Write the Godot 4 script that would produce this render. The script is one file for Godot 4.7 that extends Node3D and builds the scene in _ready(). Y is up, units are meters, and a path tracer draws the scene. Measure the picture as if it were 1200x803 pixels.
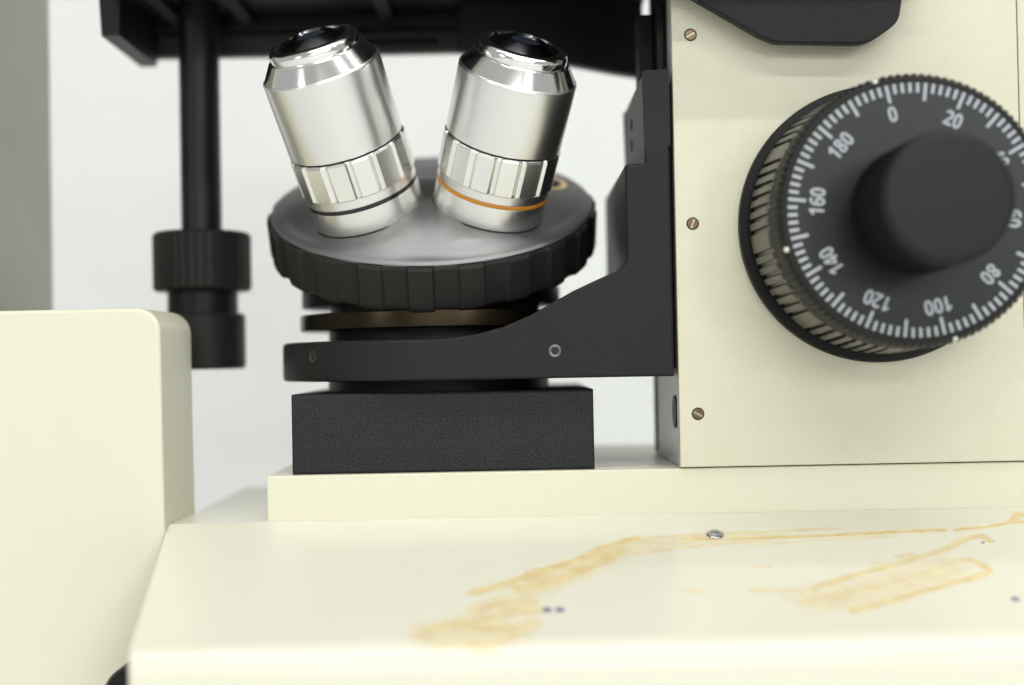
extends Node3D
# Close-up of an inverted laboratory microscope. Lengths are written in millimetres;
# heights of the microscope's parts are measured from the camera's height, EYE above the table.

const EYE := 112.0
const MM := 0.001
const TURRET_AT := Vector3(-20.5, 42.0, -40.2)
const OBJECTIVE_AT: Array[Vector3] = [Vector3(-35.5, 38.3, -23.5), Vector3(-5.5, 38.6, -22.7)]
const OBJECTIVE_AXIS: Array[Vector3] = [Vector3(-0.230, 0.837, 0.496), Vector3(0.230, 0.838, 0.495)]

var scope: Node3D
var M := {}


# ---------------------------------------------------------------- geometry
class Soup:
	var v := PackedVector3Array()
	var uv := PackedVector2Array()

	func tri(a: Vector3, b: Vector3, c: Vector3, ua := Vector2.ZERO, ub := Vector2.ZERO, uc := Vector2.ZERO) -> void:
		if (b - a).cross(c - a).length_squared() < 1e-14:
			return
		v.append(a); v.append(b); v.append(c)
		uv.append(ua); uv.append(ub); uv.append(uc)

	func quad(a: Vector3, b: Vector3, c: Vector3, d: Vector3, ua := Vector2.ZERO, ub := Vector2.ZERO, uc := Vector2.ZERO, ud := Vector2.ZERO) -> void:
		tri(a, b, c, ua, ub, uc)
		tri(a, c, d, ua, uc, ud)

	func moved(from: int, t: Transform3D) -> void:
		for i in range(from, v.size()):
			v[i] = t * v[i]

	# cut: how far the points low to high of the profile are drawn in, round the turn
	# profile: Vector2(radius, height) from the bottom up the outside to the top; axis is y
	func lathe(prof: Array, n := 64, cut := PackedFloat32Array(), low := 0, high := 0) -> void:
		var m := prof.size()
		var ring := []
		for i in m:
			var row := PackedVector3Array()
			for j in n + 1:
				var th := TAU * float(j % n) / n
				var r: float = prof[i].x
				if cut.size() == n and i >= low and i <= high:
					r -= cut[j % n]
				row.append(Vector3(r * sin(th), prof[i].y, r * cos(th)))
			ring.append(row)
		for i in m - 1:
			for j in n:
				var u0 := float(j) / n
				var u1 := float(j + 1) / n
				var v0 := float(i) / (m - 1)
				var v1 := float(i + 1) / (m - 1)
				quad(ring[i][j], ring[i][j + 1], ring[i + 1][j + 1], ring[i + 1][j], Vector2(u0, v0), Vector2(u1, v0), Vector2(u1, v1), Vector2(u0, v1))

	# counter-clockwise outline in x and y, pulled from z0 to z1, edges rounded by b
	func extrude(poly: PackedVector2Array, z0: float, z1: float, b := 0.3, steps := 3) -> void:
		var n := poly.size()
		var inward := PackedVector2Array()
		for i in n:
			var e0 := (poly[i] - poly[(i + n - 1) % n]).normalized()
			var e1 := (poly[(i + 1) % n] - poly[i]).normalized()
			var n0 := Vector2(-e0.y, e0.x)
			var n1 := Vector2(-e1.y, e1.x)
			inward.append((n0 + n1) / maxf(0.4, 1.0 + n0.dot(n1)))
		var rows := []
		for side in 2:
			for k in steps + 1:
				var a := PI / 2 * k / steps
				var inset := b * (1.0 - sin(a)) if side == 0 else b * (1.0 - cos(a))
				var z := z0 + b * (1.0 - cos(a)) if side == 0 else z1 - b * (1.0 - sin(a))
				var row := PackedVector3Array()
				for i in n:
					var p := poly[i] + inward[i] * inset
					row.append(Vector3(p.x, p.y, z))
				rows.append(row)
		for k in rows.size() - 1:
			for i in n:
				var j := (i + 1) % n
				quad(rows[k][i], rows[k][j], rows[k + 1][j], rows[k + 1][i])
		for side in 2:
			var row: PackedVector3Array = rows[0] if side == 0 else rows[rows.size() - 1]
			var flat := PackedVector2Array()
			for p in row:
				flat.append(Vector2(p.x, p.y))
			var idx := Geometry2D.triangulate_polygon(flat)
			for t in range(0, idx.size(), 3):
				var a := row[idx[t]]
				var bb := row[idx[t + 1]]
				var c := row[idx[t + 2]]
				var ccw := (bb - a).cross(c - a).z > 0.0
				if ccw == (side == 1):
					tri(a, bb, c)
				else:
					tri(a, c, bb)

	func box(lo: Vector3, hi: Vector3, b := 0.3) -> void:
		extrude(PackedVector2Array([Vector2(lo.x, lo.y), Vector2(hi.x, lo.y), Vector2(hi.x, hi.y), Vector2(lo.x, hi.y)]), lo.z, hi.z, b)

	func mesh(limit := 38.0) -> ArrayMesh:
		var count := v.size()
		var faces := PackedVector3Array()
		var at := {}
		for t in range(0, count, 3):
			faces.append((v[t + 1] - v[t]).cross(v[t + 2] - v[t]))
			for k in 3:
				var key := Vector3i((v[t + k] * 2000.0).round())
				if not at.has(key):
					at[key] = PackedInt32Array()
				at[key].append(t / 3)
		var pos := PackedVector3Array()
		var nor := PackedVector3Array()
		var tex := PackedVector2Array()
		var least := cos(deg_to_rad(limit))
		for t in range(0, count, 3):
			var f := faces[t / 3]
			var fn := f.normalized()
			for k in [0, 2, 1]:
				var key := Vector3i((v[t + k] * 2000.0).round())
				var sum := Vector3.ZERO
				for o in at[key]:
					if faces[o].normalized().dot(fn) > least:
						sum += faces[o]
				pos.append(v[t + k] * 0.001)
				nor.append(sum.normalized())
				tex.append(uv[t + k])
		var arrays := []
		arrays.resize(Mesh.ARRAY_MAX)
		arrays[Mesh.ARRAY_VERTEX] = pos
		arrays[Mesh.ARRAY_NORMAL] = nor
		arrays[Mesh.ARRAY_TEX_UV] = tex
		var m := ArrayMesh.new()
		m.add_surface_from_arrays(Mesh.PRIMITIVE_TRIANGLES, arrays)
		return m


# points: [x, y, corner radius], counter-clockwise
func rounded(points: Array, seg := 6) -> PackedVector2Array:
	var out := PackedVector2Array()
	var n := points.size()
	for i in n:
		var p := Vector2(points[i][0], points[i][1])
		var r: float = points[i][2] if points[i].size() > 2 else 0.0
		if r <= 0.0:
			out.append(p)
			continue
		var d0 := (Vector2(points[(i + n - 1) % n][0], points[(i + n - 1) % n][1]) - p).normalized()
		var d1 := (Vector2(points[(i + 1) % n][0], points[(i + 1) % n][1]) - p).normalized()
		var half := acos(clampf(d0.dot(d1), -1.0, 1.0)) / 2.0
		var reach := r / tan(half)
		var a := p + d0 * reach
		var b := p + d1 * reach
		var c := p + (d0 + d1).normalized() * (r / sin(half))
		var a0 := (a - c).angle()
		var turn := wrapf((b - c).angle() - a0, -PI, PI)
		for k in seg + 1:
			out.append(c + Vector2.from_angle(a0 + turn * k / seg) * r)
	return out


func along(dir: Vector3) -> Basis:   # a basis whose y axis is dir
	var y := dir.normalized()
	var x := y.cross(Vector3.BACK).normalized() if absf(y.z) < 0.999 else Vector3.RIGHT
	return Basis(x, y, x.cross(y))


func part(called: String, s: Soup, m: Material, parent: Node3D, at := Vector3.ZERO, basis := Basis(), label := "", limit := 38.0) -> MeshInstance3D:
	var o := MeshInstance3D.new()
	o.name = called
	o.mesh = s.mesh(limit)
	o.material_override = m
	o.transform = Transform3D(basis, at * MM)
	if label:
		o.set_meta("label", label)
	parent.add_child(o, true)
	return o


func group(called: String, parent: Node3D, at := Vector3.ZERO, basis := Basis(), label := "") -> Node3D:
	var o := Node3D.new()
	o.name = called
	o.transform = Transform3D(basis, at * MM)
	if label:
		o.set_meta("label", label)
	parent.add_child(o, true)
	return o


func disc(r: float, y0: float, y1: float, b := 0.4, n := 96) -> Array:   # profile of a round plate
	return [Vector2(0, y0), Vector2(r - b, y0), Vector2(r - b * 0.3, y0 + b * 0.3), Vector2(r, y0 + b), Vector2(r, y1 - b), Vector2(r - b * 0.3, y1 - b * 0.3), Vector2(r - b, y1), Vector2(0, y1)]


# ---------------------------------------------------------------- materials
func noise(freq: float, seed_: int, octaves := 3, kind := FastNoiseLite.TYPE_SIMPLEX_SMOOTH) -> FastNoiseLite:
	var f := FastNoiseLite.new()
	f.noise_type = kind
	f.frequency = freq
	f.seed = seed_
	f.fractal_octaves = octaves
	return f


func noise_map(f: FastNoiseLite, size := 512, ramp: Gradient = null) -> NoiseTexture2D:
	var t := NoiseTexture2D.new()
	t.noise = f
	t.width = size
	t.height = size
	t.seamless = true
	if ramp:
		t.color_ramp = ramp
	return t


func ramp(offsets: Array, colors: Array) -> Gradient:
	var g := Gradient.new()
	g.offsets = PackedFloat32Array(offsets)
	g.colors = PackedColorArray(colors)
	return g


func lin(r: float, g: float, b: float) -> Color:
	return Color(r, g, b).linear_to_srgb()


func plain(c: Color, rough: float, metal := 0.0, spec := 0.5) -> StandardMaterial3D:
	var m := StandardMaterial3D.new()
	m.albedo_color = c
	m.roughness = rough
	m.metallic = metal
	m.metallic_specular = spec
	return m


# relief: millimetres deep, cell: millimetres that one texture covers
func relief(m: StandardMaterial3D, t: Texture2D, deep: float, cell: float) -> StandardMaterial3D:
	m.uv1_triplanar = true
	m.uv1_world_triplanar = true
	m.uv1_scale = Vector3.ONE * (1000.0 / cell)
	m.heightmap_enabled = true
	m.heightmap_texture = t
	m.heightmap_scale = deep * 0.1
	return m


func make_materials() -> void:
	var grain := noise_map(noise(0.045, 3, 3))
	var fine := noise_map(noise(0.09, 8, 3))
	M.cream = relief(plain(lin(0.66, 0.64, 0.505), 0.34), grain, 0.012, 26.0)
	M.cream_grained = relief(plain(lin(0.61, 0.588, 0.462), 0.42), noise_map(noise(0.09, 3, 3), 1024), 0.05, 64.0)
	M.cream_grained.albedo_texture = noise_map(noise(0.012, 61, 5), 512, ramp([0.0, 0.3, 0.6, 1.0], [Color(0.989, 0.987, 0.98), Color(0.996, 0.995, 0.992), Color(1, 1, 1), Color(1, 1, 1)]))
	M.cream_shaded = relief(plain(lin(0.42, 0.41, 0.34), 0.4), grain, 0.01, 26.0)  # darker cream: the shade on the neck side is put into the colour
	M.black_paint = relief(plain(lin(0.055, 0.055, 0.057), 0.5, 0.0, 0.33), fine, 0.03, 14.0)
	M.black_paint.albedo_texture = noise_map(noise(0.11, 12, 2), 512, ramp([0.0, 0.5, 0.84, 0.90, 1.0], [Color(0.40, 0.40, 0.40), Color(0.49, 0.49, 0.49), Color(0.52, 0.52, 0.52), Color(0.9, 0.9, 0.88), Color(1, 1, 1)]))
	M.black_speckle = relief(plain(lin(0.055, 0.057, 0.060), 0.58, 0.0, 0.3), fine, 0.05, 17.0)
	M.black_speckle.albedo_texture = noise_map(noise(0.075, 21, 3), 512, ramp([0.0, 0.38, 0.47, 0.86, 0.93], [Color(0.28, 0.29, 0.30), Color(0.40, 0.41, 0.42), Color(0.70, 0.71, 0.72), Color(0.74, 0.75, 0.75), Color(1, 1, 1)]))
	M.black_satin = plain(lin(0.010, 0.010, 0.011), 0.42, 0.0, 0.3)
	M.black_plastic = relief(plain(lin(0.018, 0.017, 0.016), 0.46, 0.0, 0.3), fine, 0.012, 12.0)
	M.black_matt = relief(plain(lin(0.014, 0.014, 0.015), 0.62, 0.0, 0.25), fine, 0.02, 15.0)
	M.black_gloss = plain(lin(0.012, 0.012, 0.014), 0.12)
	M.stage = plain(lin(0.009, 0.009, 0.010), 0.4, 0.0, 0.35)
	M.slide = plain(lin(0.010, 0.010, 0.011), 0.5, 0.0, 0.34)
	M.stage_bar = plain(lin(0.032, 0.032, 0.032), 0.5)
	M.dial = relief(plain(lin(0.021, 0.021, 0.023), 0.32, 0.7, 0.5), fine, 0.006, 12.0)
	M.anodised = plain(lin(0.20, 0.197, 0.185), 0.36, 1.0)
	M.black_metal = plain(lin(0.15, 0.15, 0.165), 0.18, 1.0)
	M.knob_face = relief(plain(lin(0.009, 0.0095, 0.010), 0.48, 0.0, 0.35), fine, 0.01, 12.0)
	M.chrome = plain(lin(0.86, 0.855, 0.84), 0.13, 1.0)
	M.satin = relief(plain(lin(0.82, 0.815, 0.79), 0.30, 1.0), grain, 0.0012, 18.0)
	M.turned = plain(lin(0.84, 0.835, 0.80), 0.27, 1.0)
	M.disc = relief(plain(lin(0.235, 0.235, 0.24), 0.54, 1.0), fine, 0.006, 12.0)
	M.disc_edge = plain(lin(0.5, 0.5, 0.5), 0.3, 1.0)
	M.bronze = plain(lin(0.034, 0.026, 0.016), 0.28, 1.0)
	M.brass = plain(lin(0.62, 0.43, 0.17), 0.3, 1.0)
	M.screw = plain(lin(0.13, 0.09, 0.055), 0.3, 1.0)
	M.steel = plain(lin(0.5, 0.51, 0.53), 0.25, 1.0)
	M.worn_steel = plain(lin(0.30, 0.28, 0.24), 0.35, 1.0)
	M.dark_steel = plain(lin(0.12, 0.12, 0.122), 0.25, 1.0)
	M.body_metal = relief(plain(lin(0.66, 0.67, 0.68), 0.32, 0.0), grain, 0.01, 20.0)
	M.orange = plain(lin(0.52, 0.21, 0.02), 0.35)
	M.white_print = plain(lin(0.40, 0.425, 0.46), 0.5)
	M.white_dot = plain(lin(0.75, 0.75, 0.70), 0.5)
	M.glass = plain(lin(0.02, 0.025, 0.04), 0.05, 0.0, 0.7)
	M.hole = plain(lin(0.01, 0.01, 0.01), 0.7)
	M.ink_blue = plain(lin(0.20, 0.20, 0.28), 0.5)
	M.wall = relief(plain(lin(0.74, 0.75, 0.74), 0.9), noise_map(noise(0.008, 5, 4)), 1.6, 260.0)
	M.room_wall = plain(lin(0.78, 0.77, 0.72), 0.9)
	M.table = plain(lin(0.72, 0.73, 0.73), 0.5)
	M.lamp_body = plain(lin(0.8, 0.8, 0.8), 0.5)
	M.lamp_glow = plain(lin(0.9, 0.9, 0.9), 0.6)
	M.lamp_glow.emission_enabled = true
	M.lamp_glow.emission = Color(0.97, 1.0, 0.98)
	M.lamp_glow.emission_energy_multiplier = 4.0
	M.base = plain(Color.WHITE, 0.21)
	M.base.roughness = 1.0
	M.base.albedo_texture = stained_paint(Color(lin(0.67, 0.655, 0.55)))
	M.base.texture_repeat = false


# dried yellow-brown glue on the sloping front of the base: x and distance down the slope, in mm
const STAIN_X0 := -90.0
const STAIN_W := 220.0
const STAIN_H := 66.0

func stained_paint(paint: Color) -> ImageTexture:
	var w := 1760
	var h := 528
	var amount := PackedFloat32Array()
	amount.resize(w * h)
	var k := w / STAIN_W
	var wob := noise(0.55, 31, 3)
	var edge := noise(1.6, 47, 3)
	var streak := noise(0.9, 53, 2)
	# [half width, strength, softness, points...]
	var strokes := [
		[1.5, 0.55, 0.5, -8.8, 32.8, -1.0, 29.3, 5.6, 25.7, 10.2, 22.9],
		[1.2, 0.6, 0.45, 2.7, 25.5, 8.3, 23.2, 14.0, 19.8, 17.9, 18.0],
		[2.2, 0.55, 0.5, 0.8, 31.8, 8.1, 28.6, 13.8, 24.5, 20.6, 18.9, 22.2, 16.3],
		[1.3, 0.6, 0.5, 16.0, 18.0, 20.4, 14.3, 25.0, 12.1, 27.1, 11.0],
		[1.5, 0.3, 0.7, 20.0, 18.5, 26.0, 15.5, 36.0, 13.2, 46.0, 11.4, 57.0, 11.0],
		[0.7, 0.5, 0.8, 25.0, 12.1, 31.9, 10.8, 45.2, 9.4, 57.3, 9.0, 73.1, 8.0],
		[0.7, 0.45, 0.8, 25.4, 18.3, 35.1, 16.0, 46.8, 13.8, 56.4, 13.4],
		[0.8, 0.75, 0.6, 38.0, 11.6, 49.0, 12.0, 56.7, 11.8, 68.3, 11.5, 80.1, 10.7, 91.9, 10.0, 96.8, 9.8],
		[0.6, 0.3, 0.9, 52.2, 15.5, 60.0, 14.3, 71.7, 13.2, 85.4, 12.2],
		[0.7, 0.7, 0.6, 99.6, 9.9, 107.8, 8.6, 112.3, 7.2, 117.0, 6.6, 124.0, 6.0],
		[1.0, 0.7, 0.5, 114.0, 6.0, 116.3, 2.9, 118.7, 3.9, 123.0, 3.0],
		[1.0, 0.55, 0.6, 61.2, 34.0, 69.3, 29.8, 79.6, 25.6, 88.2, 21.5, 94.9, 18.4, 100.0, 14.3, 104.3, 12.9, 105.4, 15.3],
		[0.9, 0.5, 0.7, 58.2, 39.2, 67.8, 35.9, 79.5, 31.9, 90.2, 26.7, 94.8, 24.0, 98.8, 23.0],
		[1.1, 0.6, 0.6, 98.7, 23.4, 100.7, 27.8, 98.2, 29.8, 89.9, 33.0, 77.5, 38.6, 67.8, 42.4],
		[3.4, 0.30, 0.8, 60.5, 40.2, 69.1, 37.6, 80.8, 33.7, 93.6, 27.5],
		[0.9, 0.35, 0.6, 53.6, 34.4, 56.5, 34.0, 59.2, 34.6],
		[2.2, 0.50, 0.6, -18.0, 47.2, -11.3, 44.2, -5.3, 43.4, -1.1, 40.6, 3.0, 40.0],
		[1.0, 0.38, 0.8, -20.0, 45.0, -20.8, 47.4, -17.6, 50.5, -10.1, 52.4],
		[2.0, 0.48, 0.6, -8.0, 39.7, -2.8, 36.7, 2.4, 37.1],
		[2.0, 0.45, 0.6, -11.1, 50.0, -6.1, 51.8, -1.1, 49.2, 2.8, 45.0],
		[1.4, 0.6, 0.6, -9.5, 45.8, -5.5, 46.6, -2.0, 46.2],
		[0.7, 0.5, 0.6, 35.6, 34.1, 38.1, 33.8],
		[0.8, 0.45, 0.6, 49.0, 34.2, 51.9, 34.0],
		[0.6, 0.4, 0.6, 52.2, 24.5, 54.2, 24.6],
		[0.6, 0.4, 0.6, 82.7, 21.3, 86.2, 20.7],
		[0.6, 0.3, 0.6, 76.3, 24.3, 79.3, 24.1],
	]
	strokes.append_array([
		[3.4, 0.34, 0.9, -3.0, 37.0, 5.0, 31.5, 12.0, 26.5, 18.0, 21.5, 24.0, 16.0, 30.0, 13.2],
		[5.0, 0.32, 0.9, 60.0, 38.0, 70.0, 35.0, 82.0, 30.0, 93.0, 26.0],
		[4.5, 0.34, 0.9, -17.0, 48.5, -9.0, 48.0, 0.0, 47.0],
		[3.0, 0.20, 0.9, 26.0, 15.0, 36.0, 13.2, 48.0, 11.8, 58.0, 11.5],
	])
	for s in strokes:
		var half: float = s[0] * 1.3
		var strength: float = s[1]
		var soft: float = s[2]
		var reach := half * 1.6 + 1.0
		for i in range(3, s.size() - 3, 2):
			var a := Vector2(s[i], s[i + 1])
			var b := Vector2(s[i + 2], s[i + 3])
			var x0 := clampi(int((minf(a.x, b.x) - reach - STAIN_X0) * k), 0, w - 1)
			var x1 := clampi(int((maxf(a.x, b.x) + reach - STAIN_X0) * k), 0, w - 1)
			var y0 := clampi(int((minf(a.y, b.y) - reach) * k), 0, h - 1)
			var y1 := clampi(int((maxf(a.y, b.y) + reach) * k), 0, h - 1)
			var ab := b - a
			for y in range(y0, y1 + 1):
				for x in range(x0, x1 + 1):
					var p := Vector2(x / k + STAIN_X0, y / k)
					var t := clampf((p - a).dot(ab) / ab.length_squared(), 0.0, 1.0)
					var off := p - a - ab * t
					var d := off.length()
					if d > reach:
						continue
					var way := ab.normalized()
					var length := p.dot(way)
					var side := p.dot(Vector2(-way.y, way.x))
					d += wob.get_noise_2d(p.x * 0.5, p.y * 0.8) * half * 0.38 + edge.get_noise_2d(length * 0.35, side * 1.3) * minf(half * 0.3, 0.16)
					var q := 1.0 - smoothstep(half * (0.85 - soft), half, d)
					if q <= 0.0:
						continue
					# glue dries darker in thin lines along the wipe
					q *= 0.95 + 0.38 * streak.get_noise_2d(length * 0.13, side * 1.9)
					var rim := smoothstep(half * 0.45, half * 0.8, d)
					q *= strength * (0.9 + 0.75 * rim)
					amount[y * w + x] = maxf(amount[y * w + x], q)
	var im := Image.create(w, h, false, Image.FORMAT_RGB8)
	im.fill(paint)
	var gloss := Image.create(w, h, false, Image.FORMAT_L8)
	gloss.fill(Color(0.21, 0.21, 0.21))
	var glue := Color(0.85, 0.75, 0.47)
	var deep := Color(0.77, 0.61, 0.33)
	var patch := noise(0.16, 71, 2)
	for y in h:
		for x in w:
			var q := amount[y * w + x]
			if q > 0.003:
				var tint := glue.lerp(deep, clampf(0.5 + 0.8 * patch.get_noise_2d(x / k, y / k), 0.0, 1.0))
				im.set_pixel(x, y, paint.lerp(tint, clampf(q, 0.0, 0.9)))
				var dull := 0.21 + 0.2 * clampf(q, 0.0, 1.0)
				gloss.set_pixel(x, y, Color(dull, dull, dull))
	# a few dark specks in the paint
	var rng := RandomNumberGenerator.new()
	rng.seed = 5
	for i in 26:
		var x := rng.randi_range(20, w - 20)
		var y := rng.randi_range(10, h - 20)
		im.fill_rect(Rect2i(x, y, rng.randi_range(1, 3), rng.randi_range(1, 2)), paint.lerp(Color(0.45, 0.42, 0.35), 0.55))
	M.base.roughness_texture = ImageTexture.create_from_image(gloss)
	return ImageTexture.create_from_image(im)


# ---------------------------------------------------------------- the place
func _ready() -> void:
	# camera: level with the nosepiece, tipped up a little and rolled a little
	var cam := Camera3D.new()
	cam.name = "camera"
	cam.transform = Transform3D(Basis(Vector3.RIGHT, deg_to_rad(0.75)) * Basis(Vector3.BACK, deg_to_rad(-1.1)), Vector3(0, EYE, 290) * MM)
	var lens := CameraAttributesPhysical.new()
	lens.frustum_focal_length = 43.34
	lens.frustum_focus_distance = 0.292
	lens.frustum_near = 0.02
	lens.frustum_far = 20.0
	lens.exposure_aperture = 4.8
	cam.attributes = lens
	add_child(cam)
	cam.current = true

	# the even light of the room round the bench
	var env := Environment.new()
	env.background_mode = Environment.BG_COLOR
	env.background_color = lin(0.29, 0.293, 0.287)
	env.tonemap_mode = Environment.TONE_MAPPER_LINEAR
	env.tonemap_exposure = 1.5
	env.sdfgi_enabled = true
	env.ssao_enabled = true
	env.ssil_enabled = true
	var around := WorldEnvironment.new()
	around.name = "surroundings"
	around.environment = env
	add_child(around)

	make_materials()

	# rows of ceiling tubes, the nearest almost overhead
	ceiling_tube("fluorescent ceiling tube nearest above the microscope", Vector3(500, 1600, 670), 1.3)
	ceiling_tube("fluorescent ceiling tube in the middle row above the bench", Vector3(500, 1600, 1670), 1.75)
	ceiling_tube("fluorescent ceiling tube at the far end of the room", Vector3(250, 1600, 5300), 7.8, 600.0)
	added_panel("added bright panel far off on the left in front", Vector3(-5600, 1500, 6120), 2.4)
	added_panel("added bright panel far off on the right in front", Vector3(3300, 1500, 6120), 2.4)

	var s := Soup.new()
	s.box(Vector3(-900, -40, -760), Vector3(900, 0, 700), 2.0)
	var t := part("table", s, M.table, self)
	t.set_meta("kind", "structure")
	t.set_meta("label", "pale bench top under the microscope")
	s = Soup.new()
	s.box(Vector3(-1200, 0.2, -640), Vector3(1200, 1100, -600), 1.0)
	t = part("background_wall", s, M.wall, self)
	t.set_meta("kind", "structure")
	t.set_meta("label", "plain white background behind the microscope")

	s = Soup.new()
	s.box(Vector3(-8000, -900, 6200), Vector3(8000, 2300, 7600), 2.0)
	t = part("room_wall", s, M.room_wall, self)
	t.set_meta("kind", "structure")
	t.set_meta("label", "pale wall of the room in front of the bench")

	scope = group("microscope", self)
	scope.set_meta("label", "cream and black inverted microscope with two silver objectives and a numbered focus dial")
	scope.set_meta("category", "microscope")
	build_base()
	build_left()
	build_column()
	build_arm()
	build_stage()
	build_turret()
	build_knob()


func ceiling_tube(label: String, at: Vector3, energy: float, wide := 40.0) -> void:
	var o := group("ceiling_lamp", self, at + Vector3(0, EYE, 0))
	o.set_meta("label", label)
	o.set_meta("category", "lamp")
	o.set_meta("group", "ceiling tubes over the bench")
	var s := Soup.new()
	s.box(Vector3(-1250, 6, -40 - wide / 2), Vector3(1250, 60, 40 + wide / 2), 2.0)
	part("housing", s, M.lamp_body, o)
	s = Soup.new()
	s.box(Vector3(-1200, 0, -wide / 2), Vector3(1200, 5.5, wide / 2), 2.0)
	part("lamp_tube", s, M.lamp_glow, o)
	var l := AreaLight3D.new()
	l.name = "tube_light"
	l.area_size = Vector2(2.4, wide * MM)
	l.light_energy = energy
	l.light_color = Color(1.0, 0.995, 0.975)
	l.area_range = 12.0
	l.shadow_enabled = true
	l.transform = Transform3D(Basis(Vector3.RIGHT, -PI / 2), Vector3(0, -3, 0) * MM)
	o.add_child(l)


func added_panel(label: String, at: Vector3, energy: float) -> void:  # unseen glowing panel, added for the highlights on the objectives
	var facing := Basis.looking_at(Vector3(0, 0, 1), Vector3.UP)
	var o := group("highlight_panel", self, at + Vector3(0, EYE, 0), facing * Basis(Vector3.UP, PI))
	o.set_meta("label", label)
	o.set_meta("category", "highlight_panel")
	var s := Soup.new()
	for r in [[-850, -850, 850, -760], [-850, 760, 850, 850], [-850, -759, -760, 759], [760, -759, 850, 759]]:
		s.box(Vector3(r[0], r[1], -30), Vector3(r[2], r[3], 30), 3.0)
	part("panel_frame", s, M.lamp_body, o)
	s = Soup.new()
	s.box(Vector3(-759, -759, -4), Vector3(759, 759, 4), 1.0)
	part("panel_glow", s, M.lamp_glow, o)
	var l := AreaLight3D.new()
	l.name = "panel_light"
	l.area_size = Vector2(1.5, 1.5)
	l.light_energy = energy
	l.light_color = Color(0.95, 0.98, 1.0)
	l.area_range = 12.0
	l.shadow_enabled = true
	l.position = Vector3(0, 0, -8) * MM
	o.add_child(l)


func build_base() -> void:
	# profile across the base, (toward the back, up)
	var s := Soup.new()
	s.extrude(rounded([[-53.0, -111.9, 2.0], [85.0, -111.9, 1.0], [85.0, -37.2, 1.2], [0.0, -37.2, 1.2], [-51.0, -56.2, 7.0]], 8), -81.6, 190.0, 1.2, 4)
	s.moved(0, Transform3D(Basis(Vector3.FORWARD, Vector3.UP, Vector3.RIGHT), Vector3.ZERO))
	var c := cos(atan2(17.1, 46.0))
	var sn := sin(atan2(17.1, 46.0))
	for i in s.v.size():
		var p := s.v[i]
		if p.x < 0.0:
			p.x += 3.0 * clampf(p.z / 13.0, 0.0, 1.0) + 1.9 * clampf((p.z - 13.0) / 33.0, 0.0, 1.0) + 2.6 * pow(clampf((p.z - 43.0) / 10.0, 0.0, 1.0), 2.0)
			s.v[i] = p
		s.uv[i] = Vector2((p.x - STAIN_X0) / STAIN_W, (p.z * c + (-37.2 - p.y) * sn) / STAIN_H) if p.z > -0.5 else Vector2(0.01, 0.01)
	var b := part("base", s, M.base, scope, Vector3(0, EYE, 0), Basis(), "cream base with a sloping front and dried yellow stains")
	# things set into the slope
	var tilt := along(Vector3(0, 46.0, 17.1))
	var down := Vector3(0, -17.1, 46.0).normalized()
	var crest := Vector3(0, -37.2, 0)
	s = Soup.new()
	s.lathe([Vector2(0, -1), Vector2(2.0, -1), Vector2(2.0, 0.25), Vector2(1.7, 0.5), Vector2(0.9, 0.55), Vector2(0.8, 0.1), Vector2(0, 0.1)], 32)
	part("screw_head", s, M.steel, b, crest + Vector3(45.1, 0, 0) + down * 10.2, tilt)
	for p in [[6.1, 40.2, 1.0], [8.7, 40.3, 1.0], [101.6, 39.5, 0.9], [103.6, 16.0, 0.45]]:
		s = Soup.new()
		s.lathe([Vector2(0, -1), Vector2(p[2], -1), Vector2(p[2], 0.04), Vector2(p[2] * 0.6, 0.10), Vector2(0, 0.10)], 20)
		part("ink_dot", s, M.ink_blue, b, crest + Vector3(p[0], 0, 0) + down * p[1], tilt)

	s = Soup.new()
	s.box(Vector3(-58.4, -38.0, -84.0), Vector3(190, -26.6, -2.0), 0.35)
	part("plinth", s, M.cream, scope, Vector3(0, EYE, 0))


func build_left() -> void:
	var s := Soup.new()
	s.extrude(rounded([[-170.0, -111.9], [-80.8, -111.9], [-81.6, 13.4, 5.5], [-170.0, 13.4, 5.5]], 8), -25.0, 3.0, 0.9, 4)
	var o := part("front_housing", s, M.cream, scope, Vector3(0, EYE, 0))
	s = Soup.new()
	s.lathe([Vector2(0, -4), Vector2(6.0, -4), Vector2(6.6, -3.4), Vector2(6.6, 3.2), Vector2(6.0, 4.0), Vector2(0, 4.0)], 48)
	part("lamp_knob", s, M.black_satin, o, Vector3(-86.0, -73.5, 10.0), Basis(Vector3.RIGHT, PI / 2))
	s = Soup.new()
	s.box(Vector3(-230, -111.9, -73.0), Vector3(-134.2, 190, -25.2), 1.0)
	part("eyepiece_neck", s, M.cream_shaded, scope, Vector3(0, EYE, 0))
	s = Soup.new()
	s.box(Vector3(-230, 180, -110.0), Vector3(-66.0, 260, 42.0), 6.0)  # unseen overhang, added and sized to shade the housing and neck
	part("shading_head", s, M.cream_shaded, scope, Vector3(0, EYE, 0))


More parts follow.
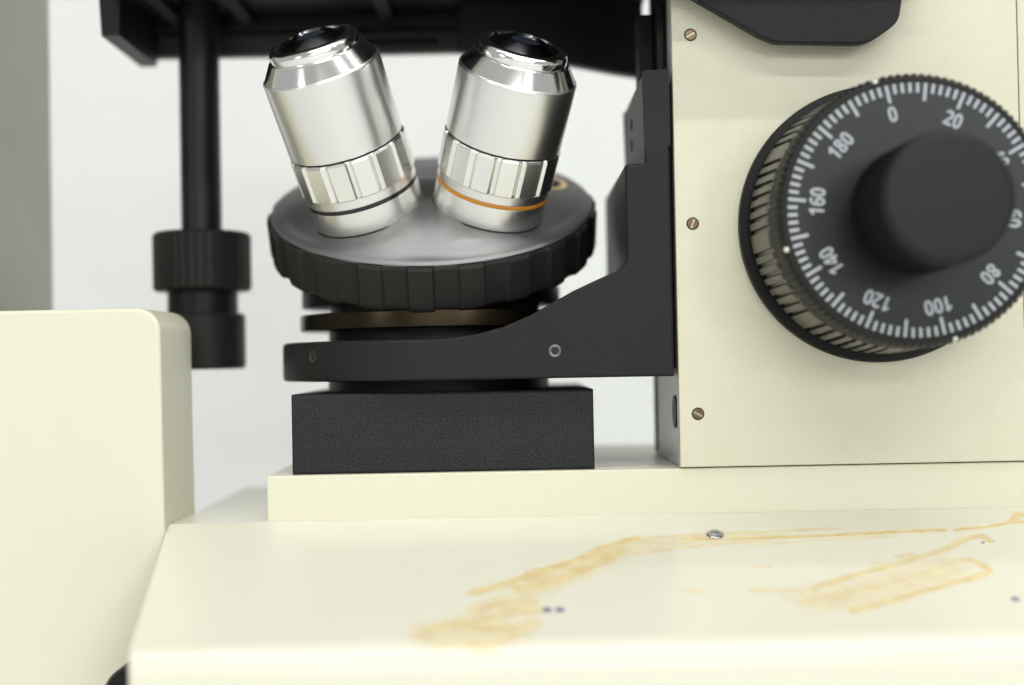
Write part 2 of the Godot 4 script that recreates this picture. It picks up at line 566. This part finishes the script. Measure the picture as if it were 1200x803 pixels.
func build_column() -> void:
	var s := Soup.new()
	s.box(Vector3(39.0, -26.3, -5.0), Vector3(120.6, 190, -1.0), 0.35)
	var cover := part("focus_column_cover", s, M.cream_grained, scope, Vector3(0, EYE, 0))
	for p in [[43.5, 75.6, 0.5], [43.1, 31.0, 1.25], [43.4, -13.8, -0.5]]:
		s = Soup.new()
		s.lathe([Vector2(0, -0.6), Vector2(1.5, -0.6), Vector2(1.5, 0.02), Vector2(0, 0.02)], 24)
		part("screw_recess", s, M.hole, cover, Vector3(p[0], p[1], -1.0), Basis(Vector3.RIGHT, PI / 2))
		s = Soup.new()
		var half := Soup.new()
		for side in [-1.0, 1.0]:
			var outline := []
			for k in 13:
				var a := PI * k / 12.0
				outline.append(Vector2(1.25 * cos(a), 0.27 + 0.98 * sin(a)) * Vector2(side, side))
			half.extrude(PackedVector2Array(outline), -0.4, 0.24, 0.1, 2)
		var slot := Soup.new()
		slot.extrude(rounded([[-1.15, -0.27], [1.15, -0.27], [1.15, 0.27], [-1.15, 0.27]]), -0.5, 0.05, 0.02, 1)
		part("cover_screw", half, M.screw, cover, Vector3(p[0], p[1], -1.0), Basis(Vector3.BACK, p[2]))
		part("screw_slot", slot, M.worn_steel, cover, Vector3(p[0], p[1], -1.0), Basis(Vector3.BACK, p[2]))
	s = Soup.new()
	s.box(Vector3(120.75, -26.3, -6.0), Vector3(190, 190, -1.0), 0.25)
	part("column_end_cover", s, M.cream_grained, scope, Vector3(0, EYE, 0))
	s = Soup.new()
	s.box(Vector3(39.5, -26.4, -50.0), Vector3(189, 189, -6.6), 0.4)
	var body := part("column_body", s, M.body_metal, scope, Vector3(0, EYE, 0))
	s = Soup.new()
	s.box(Vector3(38.9, -26.3, -52.0), Vector3(60, 10.0, -50.1), 0.4)
	part("rear_trim", s, M.black_matt, body)
	s = Soup.new()
	s.lathe(disc(4.0, 0, 0.5, 0.15), 40)
	part("side_plug", s, M.black_satin, body, Vector3(39.6, -13.6, -11.0), Basis(Vector3.BACK, PI / 2))
	# the black bracket that hangs down over the cover from the stage
	s = Soup.new()
	s.extrude(rounded([[33.0, 90.0], [33.0, 86.5], [40.0, 84.4], [58.0, 73.5, 7.0], [62.0, 71.7, 6.0], [83.2, 71.0, 9.0], [90.6, 75.9, 5.0], [91.5, 82.0], [91.6, 90.0]], 6), 3.0, 6.0, 0.35, 3)
	s.box(Vector3(10.0, 86.0, -0.7), Vector3(96.0, 140.0, 12.6), 0.8)  # unseen upper block, added and sized to cast shade on the cover
	var br := part("stage_bracket", s, M.black_paint, scope, Vector3(0, EYE, 0))
	s = Soup.new()
	s.extrude(PackedVector2Array([Vector2(-1.7, -0.5), Vector2(0.2, -0.15), Vector2(2.0, 0.25), Vector2(1.9, 0.5), Vector2(0.0, 0.15), Vector2(-1.7, -0.3)]), -0.05, 0.06, 0.02, 1)
	part("scratch", s, M.hole, br, Vector3(83.9, 79.4, 6.0))


func build_arm() -> void:
	var s := Soup.new()
	# round end under the turret, its front tangent to the flat face of the arm
	s.lathe([Vector2(0, -4.75), Vector2(39.3, -4.75), Vector2(39.75, -4.55), Vector2(40.0, -4.05), Vector2(40.0, 4.1), Vector2(39.75, 4.7), Vector2(39.2, 5.05), Vector2(0, 5.05)], 180)
	s.moved(0, Transform3D(Basis(), Vector3(-20.5, 0, -40)))
	s.extrude(rounded([[-20.5, -4.75], [37.9, -4.80], [37.9, 49.6], [32.0, 49.6], [32.0, 45.3, 0.6], [27.3, 45.3, 0.8], [27.3, 21.2, 4.0], [20.3, 18.2], [14.5, 15.6], [9.5, 12.9], [4.5, 10.2], [-1.9, 7.6], [-8.0, 6.0], [-14.0, 5.2], [-20.5, 4.97]], 5), -62.0, 0.0, 0.7, 4)
	var arm := part("nosepiece_arm", s, M.black_paint, scope, Vector3(0, EYE, 0))
	for p: Vector3 in [Vector3(10.0, 1.6, 0.0), Vector3(-48.6, 1.4, -11.55)]:
		var out := Vector3(0, 0, 1) if p.x > 0.0 else (p - Vector3(-20.5, 1.4, -40)).normalized()
		s = Soup.new()
		s.lathe([Vector2(0.75, -0.2), Vector2(1.45, -0.2), Vector2(1.5, 0.06), Vector2(1.2, 0.12), Vector2(0.85, 0.03), Vector2(0.75, -0.2)], 24)
		part("set_screw", s, M.dark_steel, arm, p, along(out))
		s = Soup.new()
		s.lathe([Vector2(0, -0.1), Vector2(0.76, -0.1), Vector2(0.76, 0.02), Vector2(0, 0.02)], 6)
		part("screw_socket", s, M.hole, arm, p, along(out))
	s = Soup.new()
	s.extrude(rounded([[32.05, 45.5], [32.05, 66.9, 0.5], [37.8, 67.1, 0.5], [37.8, 49.7], [32.1, 49.7]], 3), -49.0, -0.25, 0.35, 3)
	var slide := part("dovetail_slide", s, M.slide, scope, Vector3(0, EYE, 0))
	for y in [60.0, 54.5]:
		s = Soup.new()
		s.lathe(disc(1.5, 0, 0.25, 0.08), 24)
		part("slide_screw", s, M.hole, slide, Vector3(32.05, y, -30.0), Basis(Vector3.BACK, PI / 2))
	s = Soup.new()
	s.box(Vector3(33.2, 67.2, -28.0), Vector3(36.8, 85.4, -18.0), 0.5)
	part("guide_rail", s, M.black_matt, scope, Vector3(0, EYE, 0))
	s = Soup.new()
	s.box(Vector3(36.9, 67.2, -24.0), Vector3(38.6, 100, -12.0), 0.3)
	part("guide_rail", s, M.black_satin, scope, Vector3(0, EYE, 0))

	s = Soup.new()
	s.box(Vector3(37.4, -3.0, -46.0), Vector3(39.7, 66.0, -9.0), 0.2)
	part("dovetail_rail", s, M.black_satin, scope, Vector3(0, EYE, 0))
	s = Soup.new()
	s.lathe(disc(29.2, -8.2, -4.7, 0.3), 128)
	part("arm_collar", s, M.black_satin, scope, Vector3(-19.6, EYE, -40))
	s = Soup.new()
	s.box(Vector3(-52.8, -26.6, -76.0), Vector3(19.1, -7.6, -4.0), 0.8)
	part("mounting_block", s, M.black_speckle, scope, Vector3(0, EYE, 0), Basis(), "black speckled rectangular block under the nosepiece arm")
	s = Soup.new()
	s.lathe(disc(28.6, 5.0, 8.2, 0.2), 128)
	s.lathe(disc(28.0, 12.3, 16.0, 0.2), 128)
	part("spacer_collar", s, M.black_satin, scope, Vector3(-20.5, EYE, -44))
	s = Soup.new()
	s.lathe(disc(35.9, 8.1, 12.3, 0.35), 160)
	part("filter_plate", s, M.bronze, scope, Vector3(-20.7, EYE, -44), Basis(), "thin dark bronze round plate under the turret")
	s = Soup.new()
	s.lathe(disc(35.4, 14.6, 19.5, 0.3), 160)
	part("turret_carrier", s, M.black_satin, scope, Vector3(-22.0, EYE, -52))


func build_stage() -> void:
	var st := group("stage", scope, Vector3(0, EYE, 0))
	var s := Soup.new()
	s.box(Vector3(-104, 100.5, -72.0), Vector3(39.2, 112, 6.0), 0.6)
	part("stage_plate", s, M.stage, st)
	s = Soup.new()
	s.extrude(PackedVector2Array([Vector2(-106.8, 87.2), Vector2(-102.0, 87.2), Vector2(-101.0, 112.0), Vector2(-110.5, 112.0), Vector2(-107.4, 98.0)]), -70.5, -35.0, 0.4, 2)
	part("side_rail", s, M.stage, st)
	s = Soup.new()
	s.box(Vector3(-106.0, 90.2, -75.0), Vector3(0, 96.4, -70.6), 0.5)
	part("rear_bar", s, M.stage_bar, st)
	for x in [-94.0, -74.0, -34.0]:
		s = Soup.new()
		s.box(Vector3(x - 1.8, 97.5, -69.0), Vector3(x + 1.8, 100.6, 4.0), 0.4)
		part("underside_rib", s, M.black_matt, st)
	s = Soup.new()
	s.box(Vector3(-105, 96.5, -75.0), Vector3(0, 100.4, -66.0), 0.4)
	part("rear_ledge", s, M.stage, st)
	s = Soup.new()
	s.box(Vector3(-50, 91.0, -69.0), Vector3(-20, 93.4, -66.5), 0.5)
	part("specimen_rail", s, M.black_matt, st)
	s = Soup.new()
	s.extrude(PackedVector2Array([Vector2(-14, 87.6), Vector2(0.0, 86.6), Vector2(18.1, 83.3), Vector2(30.0, 80.8), Vector2(38.9, 79.2), Vector2(38.9, 112), Vector2(-14, 112)]), -65.0, -60.0, 0.8, 3)
	part("stage_carrier", s, M.stage, st)

	# drive shaft that hangs from the stage, with its two knobs
	var dr := group("stage_drive", scope, Vector3(-86.0, EYE, -55))
	s = Soup.new()
	s.lathe([Vector2(0, 30), Vector2(5.55, 30), Vector2(5.55, 101.0), Vector2(0, 101.0)], 48)
	part("shaft", s, M.stage, dr)
	s = Soup.new()
	var ribs := PackedFloat32Array()
	for j in 288:
		ribs.append(0.55 if j % 8 > 4 else 0.0)
	s.lathe([Vector2(0, 20.4), Vector2(12.6, 20.4), Vector2(13.4, 21.2), Vector2(13.4, 35.8), Vector2(12.6, 36.6), Vector2(0, 36.6)], 288, ribs, 1, 4)
	part("upper_knob", s, M.black_plastic, dr)
	s = Soup.new()
	s.lathe([Vector2(0, 14.0), Vector2(9.6, 14.0), Vector2(9.6, 20.3), Vector2(0, 20.3)], 64)
	part("knob_collar", s, M.black_satin, dr)
	s = Soup.new()
	s.lathe([Vector2(0, -1.3), Vector2(10.8, -1.3), Vector2(11.5, -0.6), Vector2(11.5, 13.4), Vector2(10.9, 14.1), Vector2(0, 14.1)], 288)
	part("lower_knob", s, M.black_plastic, dr)


func build_turret() -> void:
	var tilt := along(Vector3(0, cos(deg_to_rad(26.3)), sin(deg_to_rad(26.3))))
	var tu := group("nosepiece_turret", scope, TURRET_AT + Vector3(0, EYE, 0), tilt)
	var s := Soup.new()
	s.lathe([Vector2(41.5, -1.2), Vector2(42.6, -1.2), Vector2(42.75, -0.75), Vector2(42.4, -0.25), Vector2(41.6, 0.0)], 192)
	# a low dome that is flattened under each objective
	var seats := []
	for k in 2:
		seats.append(tilt.inverse() * (OBJECTIVE_AT[k] - TURRET_AT - OBJECTIVE_AXIS[k].normalized() * 0.30))
		seats.append(tilt.inverse() * OBJECTIVE_AXIS[k].normalized())
	var rows := []
	for i in 46:
		var r := 41.6 * i / 45.0
		var row := PackedVector3Array()
		for j in 193:
			var th := TAU * (j % 192) / 192.0
			var p := Vector3(r * sin(th), 5.0 - 5.0 * r * r / (41.6 * 41.6) - 0.4 * smoothstep(20.0, 32.0, r) * (1.0 - smoothstep(34.0, 41.5, r)), r * cos(th))
			var rest := 1.0
			var total := 0.0
			var h := 0.0
			for k in 2:
				var c: Vector3 = seats[k * 2]
				var d: Vector3 = seats[k * 2 + 1]
				var w := (1.0 - smoothstep(14.4, 29.0, Vector2(p.x - c.x, p.z - c.z).length())) * (1.0 - smoothstep(37.5, 41.3, r))
				h += w * (c.y - (d.x * (p.x - c.x) + d.z * (p.z - c.z)) / d.y)
				total += w
				rest = minf(rest, 1.0 - w)
			p.y = (h + rest * p.y) / (total + rest)
			row.append(p)
		rows.append(row)
	for i in 45:
		for j in 192:
			s.quad(rows[i][j], rows[i + 1][j], rows[i + 1][j + 1], rows[i][j + 1])
	part("turret_disc", s, M.disc, tu)
	s = Soup.new()
	var lobes := PackedFloat32Array()
	for j in 440:   # twenty-two square teeth with hollows between
		var f := fposmod(j / 20.0 + 0.31, 1.0)
		var g := clampf((f - 0.46) / 0.54, 0.0, 1.0)
		lobes.append(0.75 * minf(1.0, minf(g, 1.0 - g) * 10.0) + 0.35 * sin(PI * g))
	s.lathe([Vector2(0, -13.2), Vector2(41.0, -13.2), Vector2(42.6, -12.9), Vector2(43.3, -12.2), Vector2(43.7, -10.8), Vector2(43.9, -1.9), Vector2(43.5, -1.25), Vector2(42.2, -0.95), Vector2(41.6, -1.1), Vector2(0, -1.1)], 440, lobes, 2, 6)
	part("turret_grip", s, M.black_plastic, tu, Vector3.ZERO, Basis(), "", 17.0)
	# the empty threaded hole at the right rear
	var az := deg_to_rad(112.0)
	s = Soup.new()
	s.lathe([Vector2(7.9, -1.5), Vector2(8.2, -1.5), Vector2(8.3, 0.0), Vector2(8.0, 0.2), Vector2(6.7, 0.15), Vector2(6.5, -1.5)], 64)
	var socket := part("empty_socket", s, M.brass, tu, Vector3(sin(az) * 30.5, 1.75, cos(az) * 30.5), along(Vector3(sin(az) * 0.16, 1, cos(az) * 0.16)))
	s = Soup.new()
	s.lathe([Vector2(0, -0.5), Vector2(6.6, -0.5), Vector2(6.6, 0.08), Vector2(0, 0.08)], 48)
	part("socket_hole", s, M.hole, socket)

	objective(OBJECTIVE_AT[0], OBJECTIVE_AXIS[0], M.black_gloss, 0.35, 2.6, "left objective lens, silver with a thin black ring")
	objective(OBJECTIVE_AT[1], OBJECTIVE_AXIS[1], M.orange, 0.0, 0.0, "right objective lens, silver with a thin orange ring")


# one turned piece of an objective: heights are from its seat
func turned(called: String, prof: Array, n: int, m: Material, o: Node3D, lift := 0.0, cut := PackedFloat32Array(), low := 0, high := 0) -> void:
	var s := Soup.new()
	s.lathe(prof, n, cut, low, high)
	s.moved(0, Transform3D(Basis.from_scale(Vector3(1.09, 1.07, 1.09)), Vector3(0, lift, 0)))
	part(called, s, m, o, Vector3.ZERO, Basis(), "", 22.0 if cut.size() else 38.0)


func objective(at: Vector3, dir: Vector3, ring: Material, spin: float, longer: float, label: String) -> void:
	var o := group("objective_lens", scope, at + Vector3(0, EYE, 0), along(dir) * Basis(Vector3.UP, spin), label)
	turned("mount_gap", [Vector2(0, -0.6), Vector2(12.95, -0.6), Vector2(12.95, -0.1), Vector2(0, -0.1)], 128, M.black_satin, o)
	turned("base_sleeve", [Vector2(0, -0.15), Vector2(12.75, -0.15), Vector2(12.95, 0.15), Vector2(12.95, 5.3), Vector2(12.8, 5.5), Vector2(0, 5.5)], 128, M.satin, o)
	turned("colour_ring", [Vector2(12.0, 5.45), Vector2(13.02, 5.5), Vector2(13.08, 5.7), Vector2(13.08, 6.2), Vector2(13.02, 6.4), Vector2(12.0, 6.45)], 128, ring, o)
	turned("lower_band", [Vector2(0, 6.4), Vector2(12.9, 6.4), Vector2(13.02, 6.55), Vector2(13.02, 8.5), Vector2(12.7, 8.6), Vector2(0, 8.6)], 128, M.satin, o)
	var flutes := PackedFloat32Array()
	for j in 450:
		var f := fposmod(j / 30.0, 1.0)
		if f < 0.30:   # narrow hollow
			flutes.append(0.13 + 0.5 * sin(PI * f / 0.30))
		else:   # flat
			flutes.append(13.5 * (1.0 - cos(PI / 15.0 * 0.70) / cos((f - 0.65) * TAU / 15.0)))
	turned("grip_ring", [Vector2(0, 8.55), Vector2(13.2, 8.55), Vector2(13.5, 8.8), Vector2(13.5, 17.0), Vector2(13.3, 17.4), Vector2(12.9, 17.6), Vector2(0, 17.6)], 450, M.turned, o, 0.0, flutes, 1, 4)
	turned("groove", [Vector2(0, 17.55), Vector2(12.6, 17.55), Vector2(12.6, 18.1), Vector2(0, 18.1)], 96, M.black_satin, o)
	turned("barrel", [Vector2(0, 18.0), Vector2(13.0, 18.0), Vector2(13.2, 18.2), Vector2(13.25, 33.2 + longer), Vector2(13.1, 33.6 + longer), Vector2(12.6, 34.0 + longer), Vector2(0, 34.0 + longer)], 160, M.satin, o)
	var up := longer * 1.07
	turned("shoulder", [Vector2(12.9, 33.72), Vector2(12.75, 33.95), Vector2(10.7, 37.0), Vector2(10.5, 37.2), Vector2(0, 37.2)], 160, M.chrome, o, up)
	turned("nose", [Vector2(0, 37.1), Vector2(9.9, 37.1), Vector2(10.05, 37.5), Vector2(10.0, 38.6), Vector2(9.75, 39.2), Vector2(9.3, 39.65), Vector2(8.6, 39.9), Vector2(7.9, 39.85), Vector2(7.6, 39.4)], 160, M.chrome, o, up)
	turned("front_cone", [Vector2(7.7, 39.3), Vector2(7.2, 39.3), Vector2(6.8, 39.6), Vector2(4.3, 41.0), Vector2(3.8, 41.1), Vector2(3.4, 40.6), Vector2(0, 40.6)], 128, M.black_metal, o, up)
	turned("front_glass", [Vector2(3.45, 40.5), Vector2(2.8, 40.8), Vector2(1.5, 41.03), Vector2(0, 41.1)], 64, M.glass, o, up)


func build_knob() -> void:
	var axis := Basis(Vector3.RIGHT, PI / 2)   # y of the lathes points at the viewer
	var k := group("focus_knob", scope, Vector3(86.1, EYE + 29.9, -1.0), axis, "black focus knob with a white scale from 0 to 180")
	var s := Soup.new()
	s.lathe([Vector2(0, 0), Vector2(32.2, 0), Vector2(32.4, 0.3), Vector2(32.4, 2.2), Vector2(32.1, 2.6), Vector2(29, 2.6), Vector2(28.5, 4.4), Vector2(0, 4.4)], 160)
	part("flange", s, M.black_satin, k)
	s = Soup.new()
	var slots := PackedFloat32Array()
	for j in 1152:
		slots.append(0.9 if j % 16 > 9 and (j / 16) % 8 != 7 else 0.0)
	s.lathe([Vector2(0, 4.3), Vector2(29.9, 4.3), Vector2(30.5, 4.9), Vector2(29.4, 17.5), Vector2(29.2, 18.0), Vector2(28.6, 18.1), Vector2(0, 18.1)], 1152, slots, 1, 4)
	part("ribbed_ring", s, M.anodised, k, Vector3.ZERO, Basis(), "", 25.0)
	s = Soup.new()
	var knurl := PackedFloat32Array()
	for j in 880:
		knurl.append(0.225 + 0.225 * cos(TAU * j / 8.0))
	s.lathe([Vector2(0, 18.0), Vector2(28.3, 18.0), Vector2(29.0, 18.6), Vector2(29.4, 20.0), Vector2(29.5, 27.3), Vector2(29.0, 28.6), Vector2(28.2, 29.1), Vector2(27.6, 29.1), Vector2(27.4, 28.8), Vector2(0, 28.8)], 880, knurl, 2, 5)
	part("bezel", s, M.black_plastic, k)
	s = Soup.new()
	s.lathe([Vector2(0, 28.0), Vector2(27.35, 28.0), Vector2(27.35, 28.95), Vector2(0, 28.95)], 160)
	var dial := part("dial", s, M.dial, k)
	# printed scale: a hundred strokes, every fifth longer, and ten numbers, their tops outward
	s = Soup.new()
	var zero := -12.0
	for i in 100:
		var from := s.v.size()
		var inner := 23.3 if i % 5 == 0 else 25.0
		s.box(Vector3(-0.33, inner, -0.05), Vector3(0.33, 27.1, 0.04), 0.02)
		s.moved(from, Transform3D(Basis(Vector3.BACK, -deg_to_rad(zero + i * 3.6)), Vector3.ZERO))
	s.moved(0, Transform3D(Basis(Vector3.RIGHT, -PI / 2), Vector3(0, 28.96, 0)))
	part("scale_strokes", s, M.white_print, dial)
	var font := SystemFont.new()
	font.font_names = PackedStringArray(["Droid Sans"])
	font.font_weight = 700
	for i in 10:
		var tm := TextMesh.new()
		tm.text = str(i * 20)
		tm.font = font
		tm.font_size = 64
		tm.pixel_size = 0.0001
		tm.depth = 0.0001
		tm.horizontal_alignment = HORIZONTAL_ALIGNMENT_CENTER
		tm.vertical_alignment = VERTICAL_ALIGNMENT_CENTER
		var o := MeshInstance3D.new()
		o.name = "scale_number"
		o.mesh = tm
		o.material_override = M.white_print
		var turn := Basis(Vector3.RIGHT, -PI / 2) * Basis(Vector3.BACK, -deg_to_rad(zero + i * 36.0))
		o.transform = Transform3D(turn * Basis.from_scale(Vector3(0.58, 0.69, 1)), (turn * Vector3(0, 20.8, 0) + Vector3(0, 28.97, 0)) * MM)
		dial.add_child(o, true)
	for i in 4:
		s = Soup.new()
		s.lathe([Vector2(0, -0.3), Vector2(0.55, -0.3), Vector2(0.55, 0.1), Vector2(0.3, 0.25), Vector2(0, 0.25)], 16)
		var a := deg_to_rad(-16.0 + i * 90.0)
		part("index_dot", s, M.white_dot, k, Vector3(sin(a) * 28.6, 28.85, -cos(a) * 28.6), along(Vector3(sin(a) * 0.6, 1, -cos(a) * 0.6)))
	s = Soup.new()
	var fine := PackedFloat32Array()
	for j in 480:
		fine.append(0.32 + 0.32 * cos(TAU * j / 8.0))
	s.lathe([Vector2(0, 28.9), Vector2(13.6, 28.9), Vector2(13.7, 29.6), Vector2(13.5, 47.6), Vector2(13.2, 48.9), Vector2(12.5, 49.6), Vector2(11.6, 49.9), Vector2(0, 50.0)], 480, fine, 2, 3)
	part("fine_knob", s, M.knob_face, k)
